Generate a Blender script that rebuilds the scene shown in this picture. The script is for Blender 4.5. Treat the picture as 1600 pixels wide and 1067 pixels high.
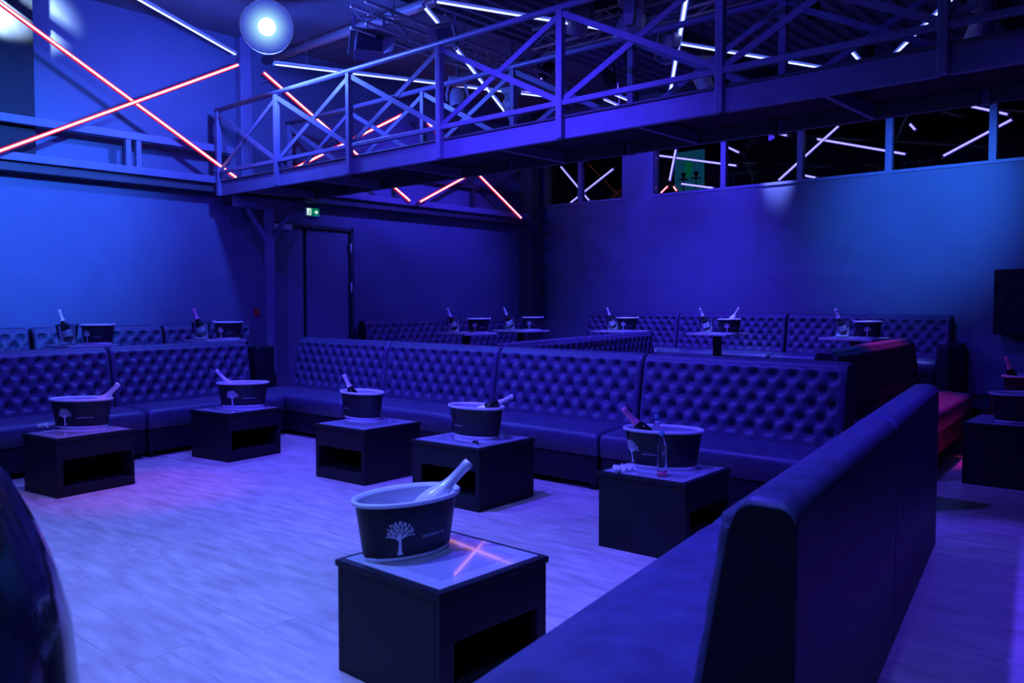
import bpy, math, random
from mathutils import Vector, Matrix
random.seed(7)
R = math.radians
for o in list(bpy.data.objects): bpy.data.objects.remove(o)
scene = bpy.context.scene
COL = scene.collection

# ------------------------------------------------------------------ camera
FPX, HY, HC, YAW = 1310.0, 474.0, 1.45, R(41.9)
PITCH = math.atan((533.5 - HY) / FPX)
fw = Vector((math.cos(YAW), math.sin(YAW), 0)); rt = Vector((math.sin(YAW), -math.cos(YAW), 0))
cd = bpy.data.cameras.new('camera'); cam = bpy.data.objects.new('camera', cd); COL.objects.link(cam)
cd.sensor_width = 36; cd.lens = FPX / 1600 * 36; cd.clip_start = .05; cd.clip_end = 100
cam.location = (0, 0, HC)
cam.rotation_euler = (R(90) - PITCH, 0, YAW - R(90))
cd.dof.use_dof = True; cd.dof.focus_distance = 7.0; cd.dof.aperture_fstop = 4.0
scene.camera = cam
def ray(x, y):
    a = (x - 800) / FPX; b = (533.5 - y) / FPX
    return fw * (math.cos(PITCH) + b * math.sin(PITCH)) + rt * a + Vector((0, 0, -math.sin(PITCH) + b * math.cos(PITCH)))
def at_z(x, y, z): d = ray(x, y); return Vector((0, 0, HC)) + d * ((z - HC) / d.z)
def at_x(x, y, X): d = ray(x, y); return Vector((0, 0, HC)) + d * (X / d.x)
def at_y(x, y, Y): d = ray(x, y); return Vector((0, 0, HC)) + d * (Y / d.y)

# ------------------------------------------------------------------ world, exposure
w = bpy.data.worlds.new('world'); scene.world = w; w.use_nodes = True
w.node_tree.nodes['Background'].inputs[0].default_value = (.004, .004, .03, 1)
w.node_tree.nodes['Background'].inputs[1].default_value = .3
vs = scene.view_settings
vs.view_transform = 'Standard'; vs.look = 'None'; vs.exposure = 0.0; vs.gamma = 1.0; vs.use_curve_mapping = False

# light colours and strengths of the lamps built below; the VIOLET ones are added fill
PALE = (.105, .185, 1.0); AZURE = (.03, .185, .97); VIOLET = (.06, .036, 1.0); MAGENTA = (1.0, .02, .45)
LIGHT = 3.6
# (position, target, colour, watts, cone degrees, blend)
WASH = [
    ((0.9, 3.3, 4.55), (1.5, 3.5, 0), PALE, 320, 80, .95),
    ((2.3, 5.6, 4.55), (2.6, 5.2, 0), PALE, 170, 75, .95),
    ((0.2, 0.6, 4.55), (1.0, 2.2, 0), PALE, 140, 75, .95),
    ((2.2, 3.6, 4.5), (3.1, 10.2, 2.5), AZURE, 1400, 35, .98),
    ((8.3, 2.5, 4.35), (12.1, 3.5, 2.8), AZURE, 500, 44, 1.0),
    ((11.72, 5.5, 4.12), (12.1, 5.5, 3.6), (.22, .3, 1.0), 130, 42, .4),
    ((3.2, 4.6, 4.6), (5.6, 5.0, .8), VIOLET, 430, 90, .9),
    ((9.2, 6.2, 4.6), (9.6, 6.4, .9), VIOLET, 480, 110, .9),
    ((5.0, -.9, 4.6), (5.4, .2, 0), VIOLET, 200, 84, .95),
    ((9.0, 7.5, 4.6), (9.0, 10.2, 2.3), VIOLET, 380, 80, .9),
    ((9.6, 6.8, 4.5), (12.1, 7.2, 3.0), VIOLET, 220, 80, .95),
    ((3.4, 5.4, 4.6), (3.6, 8.6, .9), VIOLET, 210, 90, .9),
    ((-1.2, 2.4, 4.55), (4.6, 6.0, 3.0), VIOLET, 340, 80, .9),
    ((6.9, 3.4, 4.6), (9.5, 2.6, 1.0), VIOLET, 90, 80, .9),
    ((9.1, 3.75, 4.6), (9.1, 2.85, .9), MAGENTA, 260, 32, .9),
    ((2.6, 6.2, 4.6), (2.9, 6.45, 0), MAGENTA, 40, 26, .9),
    ((10.75, 3.75, 4.5), (10.95, 3.75, 1.0), (.16, .25, 1.0), 200, 26, .6),
    ((10.85, 5.75, 4.5), (11.05, 5.75, 1.0), (.16, .25, 1.0), 200, 26, .6),
    ((10.85, 7.25, 4.5), (11.0, 7.25, 1.0), (.16, .25, 1.0), 200, 24, .6),
    ((9.3, 8.3, 4.5), (9.3, 8.6, 1.0), (.10, .18, 1.0), 110, 34, .6),
    ((2.7, 2.6, 4.6), (3.3, 1.35, .9), VIOLET, 420, 62, .9),
]

# ------------------------------------------------------------------ material helpers
MATS = {}
def mat(name, col, rough=.5, metal=0., var=0., scale=8., bump=0., bscale=60., coat=0., spec=.5, emit=None, estr=0., trans=0., ior=1.45, stretch=None, objrand=0., fleck=0.):
    if name in MATS: return MATS[name]
    m = bpy.data.materials.new(name); m.use_nodes = True; nt = m.node_tree; N = nt.nodes; L = nt.links
    b = N['Principled BSDF']
    b.inputs['Base Color'].default_value = (*col, 1); b.inputs['Roughness'].default_value = rough
    b.inputs['Metallic'].default_value = metal; b.inputs['Coat Weight'].default_value = coat
    b.inputs['Specular IOR Level'].default_value = spec
    if trans: b.inputs['Transmission Weight'].default_value = trans; b.inputs['IOR'].default_value = ior
    if emit: b.inputs['Emission Color'].default_value = (*emit, 1); b.inputs['Emission Strength'].default_value = estr
    tc = N.new('ShaderNodeTexCoord'); mp = N.new('ShaderNodeMapping'); L.new(tc.outputs['Object'], mp.inputs[0])
    if stretch: mp.inputs['Scale'].default_value = stretch
    if var or objrand:
        nz = N.new('ShaderNodeTexNoise'); nz.inputs['Scale'].default_value = scale; nz.inputs['Detail'].default_value = 6
        L.new(mp.outputs[0], nz.inputs['Vector'])
        rp = N.new('ShaderNodeMapRange'); rp.inputs['From Min'].default_value = .3; rp.inputs['From Max'].default_value = .7
        rp.inputs['To Min'].default_value = 1 - var; rp.inputs['To Max'].default_value = 1 + var
        L.new(nz.outputs['Fac'], rp.inputs['Value'])
        mx = N.new('ShaderNodeVectorMath'); mx.operation = 'SCALE'; mx.inputs[0].default_value = col
        src = rp.outputs[0]
        if objrand:
            oi = N.new('ShaderNodeObjectInfo'); mr = N.new('ShaderNodeMapRange')
            mr.inputs['To Min'].default_value = 1 - objrand; mr.inputs['To Max'].default_value = 1 + objrand
            L.new(oi.outputs['Random'], mr.inputs['Value'])
            mm = N.new('ShaderNodeMath'); mm.operation = 'MULTIPLY'; L.new(src, mm.inputs[0]); L.new(mr.outputs[0], mm.inputs[1]); src = mm.outputs[0]
            ad = N.new('ShaderNodeVectorMath'); ad.operation = 'ADD'; cx = N.new('ShaderNodeCombineXYZ')
            m7 = N.new('ShaderNodeMath'); m7.operation = 'MULTIPLY'; m7.inputs[1].default_value = 40; L.new(oi.outputs['Random'], m7.inputs[0])
            L.new(m7.outputs[0], cx.inputs[0]); L.new(m7.outputs[0], cx.inputs[1]); L.new(mp.outputs[0], ad.inputs[0]); L.new(cx.outputs[0], ad.inputs[1]); L.new(ad.outputs[0], nz.inputs['Vector'])
        if fleck:
            n3 = N.new('ShaderNodeTexNoise'); n3.inputs['Scale'].default_value = 5.5; n3.inputs['Detail'].default_value = 3
            L.new(nz.inputs['Vector'].links[0].from_socket, n3.inputs['Vector'])
            r3 = N.new('ShaderNodeMapRange'); r3.inputs['From Min'].default_value = .66; r3.inputs['From Max'].default_value = .76
            r3.inputs['To Min'].default_value = 1; r3.inputs['To Max'].default_value = 1 - fleck; L.new(n3.outputs['Fac'], r3.inputs['Value'])
            m3 = N.new('ShaderNodeMath'); m3.operation = 'MULTIPLY'; L.new(src, m3.inputs[0]); L.new(r3.outputs[0], m3.inputs[1]); src = m3.outputs[0]
        L.new(src, mx.inputs['Scale']); L.new(mx.outputs[0], b.inputs['Base Color'])
        rr = N.new('ShaderNodeMapRange'); rr.inputs['To Min'].default_value = max(.02, rough - .1); rr.inputs['To Max'].default_value = min(1, rough + .1)
        L.new(nz.outputs['Fac'], rr.inputs['Value']); L.new(rr.outputs[0], b.inputs['Roughness'])
    if bump:
        n2 = N.new('ShaderNodeTexNoise'); n2.inputs['Scale'].default_value = bscale; n2.inputs['Detail'].default_value = 4
        L.new(mp.outputs[0], n2.inputs['Vector'])
        bp = N.new('ShaderNodeBump'); bp.inputs['Strength'].default_value = bump; bp.inputs['Distance'].default_value = .01
        L.new(n2.outputs['Fac'], bp.inputs['Height']); L.new(bp.outputs[0], b.inputs['Normal'])
    MATS[name] = m; return m
def emat(name, col, s):
    m = bpy.data.materials.new(name); m.use_nodes = True; nt = m.node_tree
    for n in list(nt.nodes): nt.nodes.remove(n)
    o = nt.nodes.new('ShaderNodeOutputMaterial'); e = nt.nodes.new('ShaderNodeEmission')
    e.inputs[0].default_value = (*col, 1); e.inputs[1].default_value = s; nt.links.new(e.outputs[0], o.inputs[0]); return m
M = dict(
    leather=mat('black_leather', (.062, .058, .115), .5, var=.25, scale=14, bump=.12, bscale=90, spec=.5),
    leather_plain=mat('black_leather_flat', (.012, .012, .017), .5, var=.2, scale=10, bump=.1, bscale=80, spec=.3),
    wall=mat('dark_paint', (.11, .12, .19), .55, var=.06, scale=3, bump=.03, bscale=40),
    wall_up=mat('upper_paint', (.17, .17, .2), .6, var=.12, scale=1.5),
    ceil=mat('dark_roof_deck', (.10, .10, .13), .7, var=.2, scale=2),
    slab=mat('floor_underlay', (.42, .34, .28), .8),
    plank=mat('pale_oak_plank', (.60, .48, .40), .36, var=.24, scale=3.2, stretch=(5, 1.0, 1), objrand=.05, bump=.04, bscale=30, fleck=.45),
    steel=mat('painted_steel', (.16, .15, .25), .45, var=.12, scale=6),
    dsteel=mat('dark_steel', (.05, .05, .06), .5, var=.15, scale=5),
    black=mat('black_box_board', (.010, .010, .014), .5, var=.2, scale=6, spec=.25),
    void=mat('matt_black', (.006, .006, .007), .8),
    glasstop=mat('white_glass_top', (.5, .5, .52), .08, coat=.6, spec=.6),
    glassmid=mat('glass_ceiling_reflection', (.42, .42, .45), .06, coat=.8, spec=.7),
    tub=mat('dark_printed_tub', (.014, .014, .022), .35, var=.2, scale=9, spec=.3),
    white=mat('white_plastic', (.72, .72, .74), .35),
    inner=mat('milky_plastic', (.5, .5, .53), .4),
    glass=mat('clear_acrylic', (.95, .97, 1), .03, trans=1.0),
    winglass=mat('window_glass', (.9, .93, .95), .0, trans=1.0, spec=.5, ior=1.12),
    bottle=mat('dark_green_glass', (.01, .015, .01), .08, coat=.5),
    pale=mat('pale_bottle', (.75, .68, .7), .25),
    pinkfoil=mat('rose_foil_red_lit', (.9, .22, .42), .35),  # rose foil, with the red light on it put into the colour
    silver=mat('silver_label', (.7, .7, .72), .35, metal=.3),
    chrome=mat('chrome', (.75, .75, .78), .18, metal=1),
    door=mat('door_leaf_paint', (.16, .16, .25), .5, var=.05, scale=3),
    grey=mat('grey_fixture', (.25, .25, .29), .4, var=.1),
    pipe=mat('galvanised_pipe', (.35, .33, .35), .35, metal=.6),
    led_white=emat('led_white', (.30, .36, 1.0), 3.2), led_blue=emat('led_blue_bloom', (.1, .16, 1.0), .8),
    led_pink=emat('led_pink', (1.0, .46, .52), 3.2), led_red=emat('led_red_bloom', (1.0, .02, .12), .7),  # the wider blue and red strips carry the bloom of the tubes
    led_lav=emat('reflection_lavender', (.5, .45, 1.0), 1.4), refl_lavd=emat('reflection_lavender_edge', (.12, .08, 1.0), .5),  # lavender pair gives the glow of the built window reflections
    exit_white=emat('exit_sign_white', (.75, 1.0, .95), 1.0), exit_green=emat('exit_sign_green', (.0, .17, .09), 1.0),
    screen=emat('cyan_screen', (.003, .035, .075), 1.0), screen_g=emat('green_screen_patch', (.0, .06, .03), 1.0),
    lens_hot=emat('lens_hot', (.85, 1.0, 1.0), 30.), lens_mid=emat('lens_glow', (.42, .62, 1.0), 1.35), lens_out=emat('lens_rim_glow', (.20, .24, .9), .9),
    lens_off=mat('dark_lens', (.05, .06, .1), .05, coat=1),
    tabletop=mat('grey_laminate', (.38, .38, .42), .3, var=.05),
    teal=mat('teal_cap', (.05, .3, .32), .4), cloth=mat('white_napkin', (.7, .7, .7), .8),
    pinkglass=mat('pink_base', (.6, .1, .2), .2),
)

# ------------------------------------------------------------------ mesh helpers
class MB:
    def __init__(s): s.v = []; s.f = []
    def add(s, vs, fs):
        n = len(s.v); s.v += [tuple(v) for v in vs]; s.f += [tuple(i + n for i in f) for f in fs]; return s
    def box(s, x0, x1, y0, y1, z0, z1):
        return s.add([(x0,y0,z0),(x1,y0,z0),(x1,y1,z0),(x0,y1,z0),(x0,y0,z1),(x1,y0,z1),(x1,y1,z1),(x0,y1,z1)],
                     [(0,3,2,1),(4,5,6,7),(0,1,5,4),(1,2,6,5),(2,3,7,6),(3,0,4,7)])
    def tube(s, p0, p1, r0, r1=None, n=12, caps=True):
        p0 = Vector(p0); p1 = Vector(p1); r1 = r0 if r1 is None else r1
        d = (p1 - p0).normalized(); a = d.orthogonal().normalized(); b = d.cross(a)
        vs = [p0 + (a * math.cos(2*math.pi*i/n) + b * math.sin(2*math.pi*i/n)) * r0 for i in range(n)] + \
             [p1 + (a * math.cos(2*math.pi*i/n) + b * math.sin(2*math.pi*i/n)) * r1 for i in range(n)]
        fs = [(i, (i+1) % n, n + (i+1) % n, n + i) for i in range(n)]
        if caps: fs += [tuple(range(n-1, -1, -1)), tuple(range(n, 2*n))]
        return s.add(vs, fs)
    def bar(s, p0, p1, wd, ht, up=(0, 0, 1)):
        p0 = Vector(p0); p1 = Vector(p1); d = (p1 - p0).normalized(); u = Vector(up)
        if abs(d.dot(u)) > .98: u = Vector((1, 0, 0))
        a = d.cross(u).normalized(); b = a.cross(d)
        c = [a*wd/2 - b*ht/2, a*-wd/2 - b*ht/2, a*-wd/2 + b*ht/2, a*wd/2 + b*ht/2]
        return s.add([p0 + q for q in c] + [p1 + q for q in c], [(0,1,2,3),(7,6,5,4),(0,4,5,1),(1,5,6,2),(2,6,7,3),(3,7,4,0)])
    def lathe(s, prof, n=24, sx=1., sy=1., a0=0., a1=2*math.pi, close=True, caps=False):
        k = n if close else n + 1; vs = []
        for r, z in prof:
            for i in range(k):
                a = a0 + (a1 - a0) * i / n; vs.append((r*math.cos(a)*sx, r*math.sin(a)*sy, z))
        fs = []
        for j in range(len(prof) - 1):
            for i in range(n):
                i2 = (i+1) % k if close else i + 1
                fs.append((j*k+i, j*k+i2, (j+1)*k+i2, (j+1)*k+i))
        if caps: fs += [tuple(range(k-1, -1, -1)), tuple((len(prof)-1)*k + i for i in range(k))]
        return s.add(vs, fs)
    def loft(s, rings, closed=True, caps=True):
        k = len(rings[0]); vs = [p for r in rings for p in r]; fs = []
        for j in range(len(rings) - 1):
            for i in range(k if closed else k - 1):
                fs.append((j*k+i, j*k+(i+1) % k, (j+1)*k+(i+1) % k, (j+1)*k+i))
        if caps: fs += [tuple(range(k-1, -1, -1)), tuple((len(rings)-1)*k + i for i in range(k))]
        return s.add(vs, fs)
    def xf(s, mtx): s.v = [tuple(mtx @ Vector(v)) for v in s.v]; return s
    def mesh(s, name):
        me = bpy.data.meshes.new(name); me.from_pydata(s.v, [], s.f); me.update(); return me
    def build(s, name, m, parent=None, smooth=False, bevel=0., seg=2):
        me = s.mesh(name); me.materials.append(m)
        if smooth:
            for p in me.polygons: p.use_smooth = True
        return link(name, me, parent, bevel, seg)
def link(name, me, parent=None, bevel=0., seg=2):
    o = bpy.data.objects.new(name, me); COL.objects.link(o)
    if parent: o.parent = parent
    if bevel:
        b = o.modifiers.new('bevel', 'BEVEL'); b.width = bevel; b.segments = seg; b.limit_method = 'ANGLE'; b.angle_limit = R(40)
    return o
def tag(o, label, cat, group=None):
    o['label'] = label; o['category'] = cat
    if group: o['group'] = group
    return o
def thing(name, label, cat, loc=(0, 0, 0), rz=0., group=None):
    o = bpy.data.objects.new(name, None); COL.objects.link(o); o.empty_display_size = .1
    o.location = loc; o.rotation_euler = (0, 0, rz); return tag(o, label, cat, group)
def struct(name, mb, m, parent=None, bevel=0.):
    o = mb.build(name, m, parent, bevel=bevel)
    if not parent: o['kind'] = 'structure'
    return o
def copy_tree(o, parent=None):
    c = o.copy(); COL.objects.link(c); c.parent = parent
    for ch in o.children: copy_tree(ch, c)
    return c

# ------------------------------------------------------------------ setting
YA, XB, ZC = 10.2, 12.1, 4.95
X0, Y0 = -2.6, -3.4
fl = struct('floor', MB().box(X0-.1, XB+.1, Y0-.1, YA+.1, -.12, -.004), M['slab'])
# floor boards, one object each, lengths staggered, running along Y
pm = {}
def plank(x, y0, y1):
    L = round(y1 - y0, 3)
    if L not in pm:
        me = MB().box(-.0951, .0951, -L/2+.0006, L/2-.0006, -.02, 0).mesh('plank'); me.materials.append(M['plank']); pm[L] = me
    o = link('plank', pm[L], fl, .0006, 1); o.location = (x, (y0+y1)/2, random.uniform(-.0006, .0004))
for i in range(58):
    x = -.4 + .191*i
    top = 8.0 if x < 5.4 else 2.2
    bot = -.9 if x > 1.0 else 1.2
    y = bot - random.uniform(0, .8)
    while y < top:
        y1 = y + 1.6
        plank(x, y, y1)
        y = y1
# raised platforms under the seating along the walls
struct('trim_1', MB().box(X0, 6.2, 9.0, YA, 0, .17).box(6.2, XB, 8.95, YA, 0, .17), M['leather_plain'])
struct('trim_2', MB().box(10.42, XB, 2.2, 8.95, 0, .28), M['leather_plain'])

wl = struct('wall_left', MB().box(X0, 6.30, YA, YA+.2, 0, ZC).box(7.80, XB+.2, YA, YA+.2, 0, ZC).box(6.30, 7.80, YA, YA+.2, 2.57, ZC), M['wall'])
# back wall with a band of windows
SILL, WTOP = 3.26, 4.15
wins = [(10.02, 8.31), (7.69, 1.2)]
wb = MB().box(XB, XB+.2, Y0, YA, 0, SILL).box(XB, XB+.2, Y0, YA, WTOP, ZC)
wb.box(XB, XB+.2, 10.05, YA, SILL, WTOP).box(XB, XB+.2, 7.69, 8.31, SILL, WTOP).box(XB, XB+.2, Y0, 1.2, SILL, WTOP)
struct('wall_back', wb, M['wall'])
struct('wall_right', MB().box(X0, XB+.2, Y0-.2, Y0, 0, ZC), M['wall_up'])
struct('wall_front', MB().box(X0-.2, X0, Y0-.2, YA+.2, 0, ZC), M['wall_up'])
ce = struct('ceiling', MB().box(X0-.2, 15.6, Y0-.2, YA+.2, ZC, ZC+.15), M['ceil'])
for k in range(32):                                  # trapezoidal ribs of the roof deck
    y = 1.6 + k*.19
    MB().loft([[(x, y-.055, ZC), (x, y-.03, ZC-.045), (x, y+.03, ZC-.045), (x, y+.055, ZC)] for x in (2.0, 12.1)]).build('rib', M['ceil'], ce)
for k, y in enumerate((2.4, 5.6)):
    struct('trim_%d' % (10+k), MB().box(2.0, 12.1, y-.05, y+.05, ZC-.3, ZC-.046), M['dsteel'], bevel=.006)
for k, x in enumerate((8.4, 10.6)):
    struct('trim_%d' % (12+k), MB().box(x-.05, x+.05, 0, YA, ZC-.36, ZC-.301), M['dsteel'], bevel=.006)
pp = MB().tube((6.35, YA, 4.74), (6.35, 1.5, 4.74), .06, n=14).build('roof_pipe', M['pipe'], None, True)
tag(pp, 'thick galvanised pipe slanting under the roof beside the bright lamp', 'pipe')
# upper-floor lounge shell behind the windows
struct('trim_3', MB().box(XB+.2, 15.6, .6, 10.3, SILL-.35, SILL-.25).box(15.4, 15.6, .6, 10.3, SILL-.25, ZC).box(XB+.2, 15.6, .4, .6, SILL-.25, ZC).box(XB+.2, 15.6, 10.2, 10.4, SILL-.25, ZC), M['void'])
# windows
n = 0
for a, b, mull in ((10.05, 8.31, [9.22]), (7.69, 1.2, [6.4, 5.16, 3.91, 2.64])):
    n += 1
    wo = struct('window_%d' % n, MB().box(XB-.015, XB+.2, b, a, SILL-.03, SILL+.012), M['steel'])
    MB().box(XB+.02, XB+.1, b, a, WTOP-.05, WTOP).build('head_rail', M['steel'], wo)
    ed = [a] + mull + [b]
    for m_ in mull: MB().box(XB-.01, XB+.09, m_-.045, m_+.045, SILL, WTOP).build('mullion', M['steel'], wo, bevel=.004)
    for p, q in zip(ed[:-1], ed[1:]):
        MB().box(XB+.05, XB+.058, q+.03, p-.03, SILL+.012, WTOP-.05).build('pane', M['winglass'], wo)

# double door in the left wall
DX0, DX1, DZ0, DZ1 = 6.30, 7.80, .17, 2.57
d1 = struct('door_1', MB().box(DX0, DX0+.05, YA-.02, YA+.12, DZ0, DZ1).box(DX1-.05, DX1, YA-.02, YA+.12, DZ0, DZ1).box(DX0, DX1, YA-.02, YA+.12, DZ1-.05, DZ1), M['dsteel'], bevel=.004)
for x0, x1 in ((DX0+.055, 6.94), (7.0, DX1-.06)):
    MB().box(x0, x1, YA+.03, YA+.085, DZ0+.01, DZ1-.06).build('door_leaf', M['door'], d1, bevel=.004)
MB().box(6.94, 7.0, YA+.06, YA+.09, DZ0+.01, DZ1-.06).build('meeting_strip', M['void'], d1)
for z in (.72, 1.0, 1.62, 2.2):
    if z != 1.0: MB().tube((DX1-.055, YA-.024, z), (DX1-.055, YA-.024, z+.14), .014, n=10).build('hinge', M['white'], d1, True)
MB().box(6.42, 6.72, YA-.05, YA+.03, 2.5-.02, 2.55).build('door_closer', M['silver'], d1, bevel=.01)
MB().box(6.32, 7.78, YA+.13, YA+.19, 0.1, 2.6).build('backing', M['void'], d1)

# steel ledge along the left wall and rail above it
lg = struct('trim_4', MB().box(X0, 11.85, YA-.26, YA, 2.97, 3.06), M['steel'], bevel=.006)
MB().box(X0, 11.85, YA-.20, YA, 2.87, 2.97).build('ledge_web', M['dsteel'], lg)
rl = struct('trim_5', MB().box(X0, 5.72, YA-.25, YA-.16, 3.37, 3.46), M['steel'], bevel=.006)
for x in (4.38, 4.50, 2.7): MB().box(x-.03, x+.03, YA-.24, YA-.17, 3.06, 3.37).build('rail_post', M['steel'], rl, bevel=.004)
r2 = struct('trim_6', MB().box(6.6, 11.7, YA-.10, YA-.03, 3.40, 3.46), M['dsteel'], bevel=.006)
for x in (8.6, 10.3): MB().box(x-.035, x+.035, YA-.1, YA-.03, 3.06, 3.40).build('rail_post', M['dsteel'], r2, bevel=.004)
# columns
struct('trim_7', MB().box(X0, 3.42, YA-.12, YA-.001, 3.06, ZC), M['leather_plain'])
struct('trim_8', MB().box(11.55, 11.80, YA-.28, YA, 0, ZC).box(11.80, 11.9, YA-.12, YA, 0, ZC), M['dsteel'], bevel=.01)
struct('trim_9', MB().box(5.9, 6.06, YA-.14, YA, 3.06, ZC), M['steel'], bevel=.008)
cp = MB().tube((12.05, YA-.08, .2), (12.05, YA-.08, ZC), .03, n=12).build('conduit_pipe', M['steel'], None, True)
tag(cp, 'thin vertical conduit pipe running up the far corner of the room', 'pipe')

# ------------------------------------------------------------------ catwalk
cw = thing('catwalk', 'steel catwalk with cross-braced railings running overhead from the left wall', 'catwalk', (5.5, YA-.2, 2.81))
def cwb(mb, name, m, bevel=.006, smooth=False):
    o = mb.xf(Matrix.Translation((-5.5, -(YA-.2), -2.81))).build(name, m, cw, smooth, bevel); return o
CX0, CX1, CZ0, CZ1 = 5.5, 6.5, 2.81, 3.0
ys = [9.9, 8.58, 7.21, 5.83, 4.38, 2.93, 1.47, .02, -1.4]
cwb(MB().box(CX0+.03, CX1-.03, -1.5, 9.93, CZ0+.10, CZ0+.14), 'deck', M['void'], 0)
for a, b in zip(ys[:-1], ys[1:]):
    cwb(MB().box(CX0, CX0+.05, b+.03, a-.03, CZ0, CZ1-.02), 'fascia', M['steel'])
    cwb(MB().box(CX0-.015, CX0+.06, b+.03, a-.03, CZ1-.02, CZ1), 'fascia_cap', M['dsteel'])
    cwb(MB().box(CX1-.05, CX1, b+.03, a-.03, CZ0, CZ1), 'fascia', M['dsteel'])
    ym = (a+b)/2
    cwb(MB().box(CX0+.05, CX1-.05, ym-.02, ym+.02, CZ0+.0, CZ0+.10), 'cross_beam', M['steel'])
for X, mt in ((CX0, M['steel']), (CX1, M['steel'])):
    s = -.02 if X == CX0 else .02
    for i, y in enumerate(ys):
        cwb(MB().box(X+s-.03, X+s+.03, y-.03, y+.03, CZ0+.0, 3.86), 'post', mt)
    cwb(MB().tube((X+s, ys[0]+.05, 3.88), (X+s, ys[-1], 3.88), .028, n=12), 'top_rail', mt, 0, True)
    cwb(MB().bar((X+s, ys[0], 3.10), (X+s, ys[-1], 3.10), .035, .045), 'lower_rail', mt)
    for a, b in zip(ys[:-1], ys[1:]):
        cwb(MB().bar((X+s+.012, a-.03, 3.13), (X+s+.012, b+.03, 3.82), .012, .05), 'brace', mt, 0)
        cwb(MB().bar((X+s-.012, a-.03, 3.82), (X+s-.012, b+.03, 3.13), .012, .05), 'brace', mt, 0)
po = thing('support_post', 'steel post with two angled brackets holding up the catwalk end', 'post', (6.08, 9.72, .17))
MB().box(-.05, .05, -.05, .05, 0, 2.5).build('column', M['steel'], po, bevel=.006)
MB().box(-.12, .12, -.12, .12, 0, .015).build('base_plate', M['steel'], po)
MB().box(-.5, .34, -.05, .05, 2.50, 2.64).build('head_beam', M['steel'], po, bevel=.006)
for s in (-1, 1): MB().bar((s*.04, 0, 2.10), (s*.32, 0, 2.5), .05, .05).build('bracket', M['steel'], po, bevel=.004)

# ------------------------------------------------------------------ sofas
DEP = .80
def tufted(L, H, a=.155, b=.098):
    nu = int(L/.0155); z0, z1 = .40, H - .055
    nf = 42; D0, D1 = .56, .645
    ncol = max(2, round((L-.16)/a)); a = (L-.16)/ncol; nrow = 5; zb = z0 + .14; b = (z1 - .045 - zb)/(nrow-1)
    rows = []
    for j in range(nf+1):
        t = j/nf; rows.append((D0 + (D1-D0)*t, z0 + (z1-z0)*t, 1))
    rr = .055                                            # rolled top edge
    for k in range(1, 7):
        an = math.pi - math.pi*.5*k/6
        rows.append((D1 + rr + rr*math.cos(an), z1 + rr*math.sin(an), 0))
    for k in range(1, 7):
        an = math.pi*.5 - math.pi*.5*k/6
        rows.append((DEP - .05 + .05*math.cos(an), z1 + rr - .05 + .05*math.sin(an), 0))
    rows += [(DEP, .5, 0), (DEP, .04, 0), (D0+.1, .04, 0), (D0, z0, 0)]
    vs = []; btn = []
    for y, z, f in rows:
        for i in range(nu+1):
            x = L*i/nu; dy = 0; dz = 0
            e = min(x, L-x); rnd = max(0, 1 - e/.035)
            if f:
                p = (x-.08)/a + (z-zb)/(2*b); q = (x-.08)/a - (z-zb)/(2*b)
                pil = (abs(math.sin(math.pi*p))*abs(math.sin(math.pi*q)))**.5
                win = min(1, max(0, e-.02)/.05) * min(1, max(0, (z-(zb-.09))/.07)) * min(1, max(0, (z1+.01-z)/.05))
                dp, dq = p-round(p), q-round(q); dx_ = (dp+dq)/2*a; dz_ = (dp-dq)*b
                zz = (z - dz_ - zb)/b
                rd = math.hypot(dx_, dz_); deep = math.exp(-(rd/.030)**1.6) if -.3 < zz < nrow-.7 else 0
                if not -.3 < zz < nrow-.7: pil = max(pil, .7)
                dy = -(.026 + .014*pil - .055*deep)*win - .034*(1-win)
            dy += .03*rnd*rnd if f else 0
            vs.append((x, y+dy, z+dz - (.02*rnd*rnd if z > H-.08 else 0)))
    k = nu+1; fs = []
    for j in range(len(rows)-1):
        for i in range(nu): fs.append((j*k+i, j*k+i+1, (j+1)*k+i+1, (j+1)*k+i))
    nr = len(rows)-1
    fs.append(tuple(j*k for j in range(nr))); fs.append(tuple(j*k+nu for j in range(nr-1, -1, -1)))
    bm = MB()
    for r in range(nrow):
        z = zb + r*b; off = 0 if r % 2 == 0 else .5
        for c in range(ncol+1):
            x = .08 + (c+off)*a
            if .05 < x < L-.05:
                y = D0 + (D1-D0)*(z-z0)/(z1-z0)
                bm.xf(Matrix.Identity(4)); q = MB().lathe([(.0, .008), (.007, .006), (.011, 0)], 8)
                q.xf(Matrix.Translation((x, y+.016, z)) @ Matrix.Rotation(R(90), 4, 'X')); bm.add(q.v, q.f)
    return MB().add(vs, fs), bm
CACHE = {}
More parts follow.
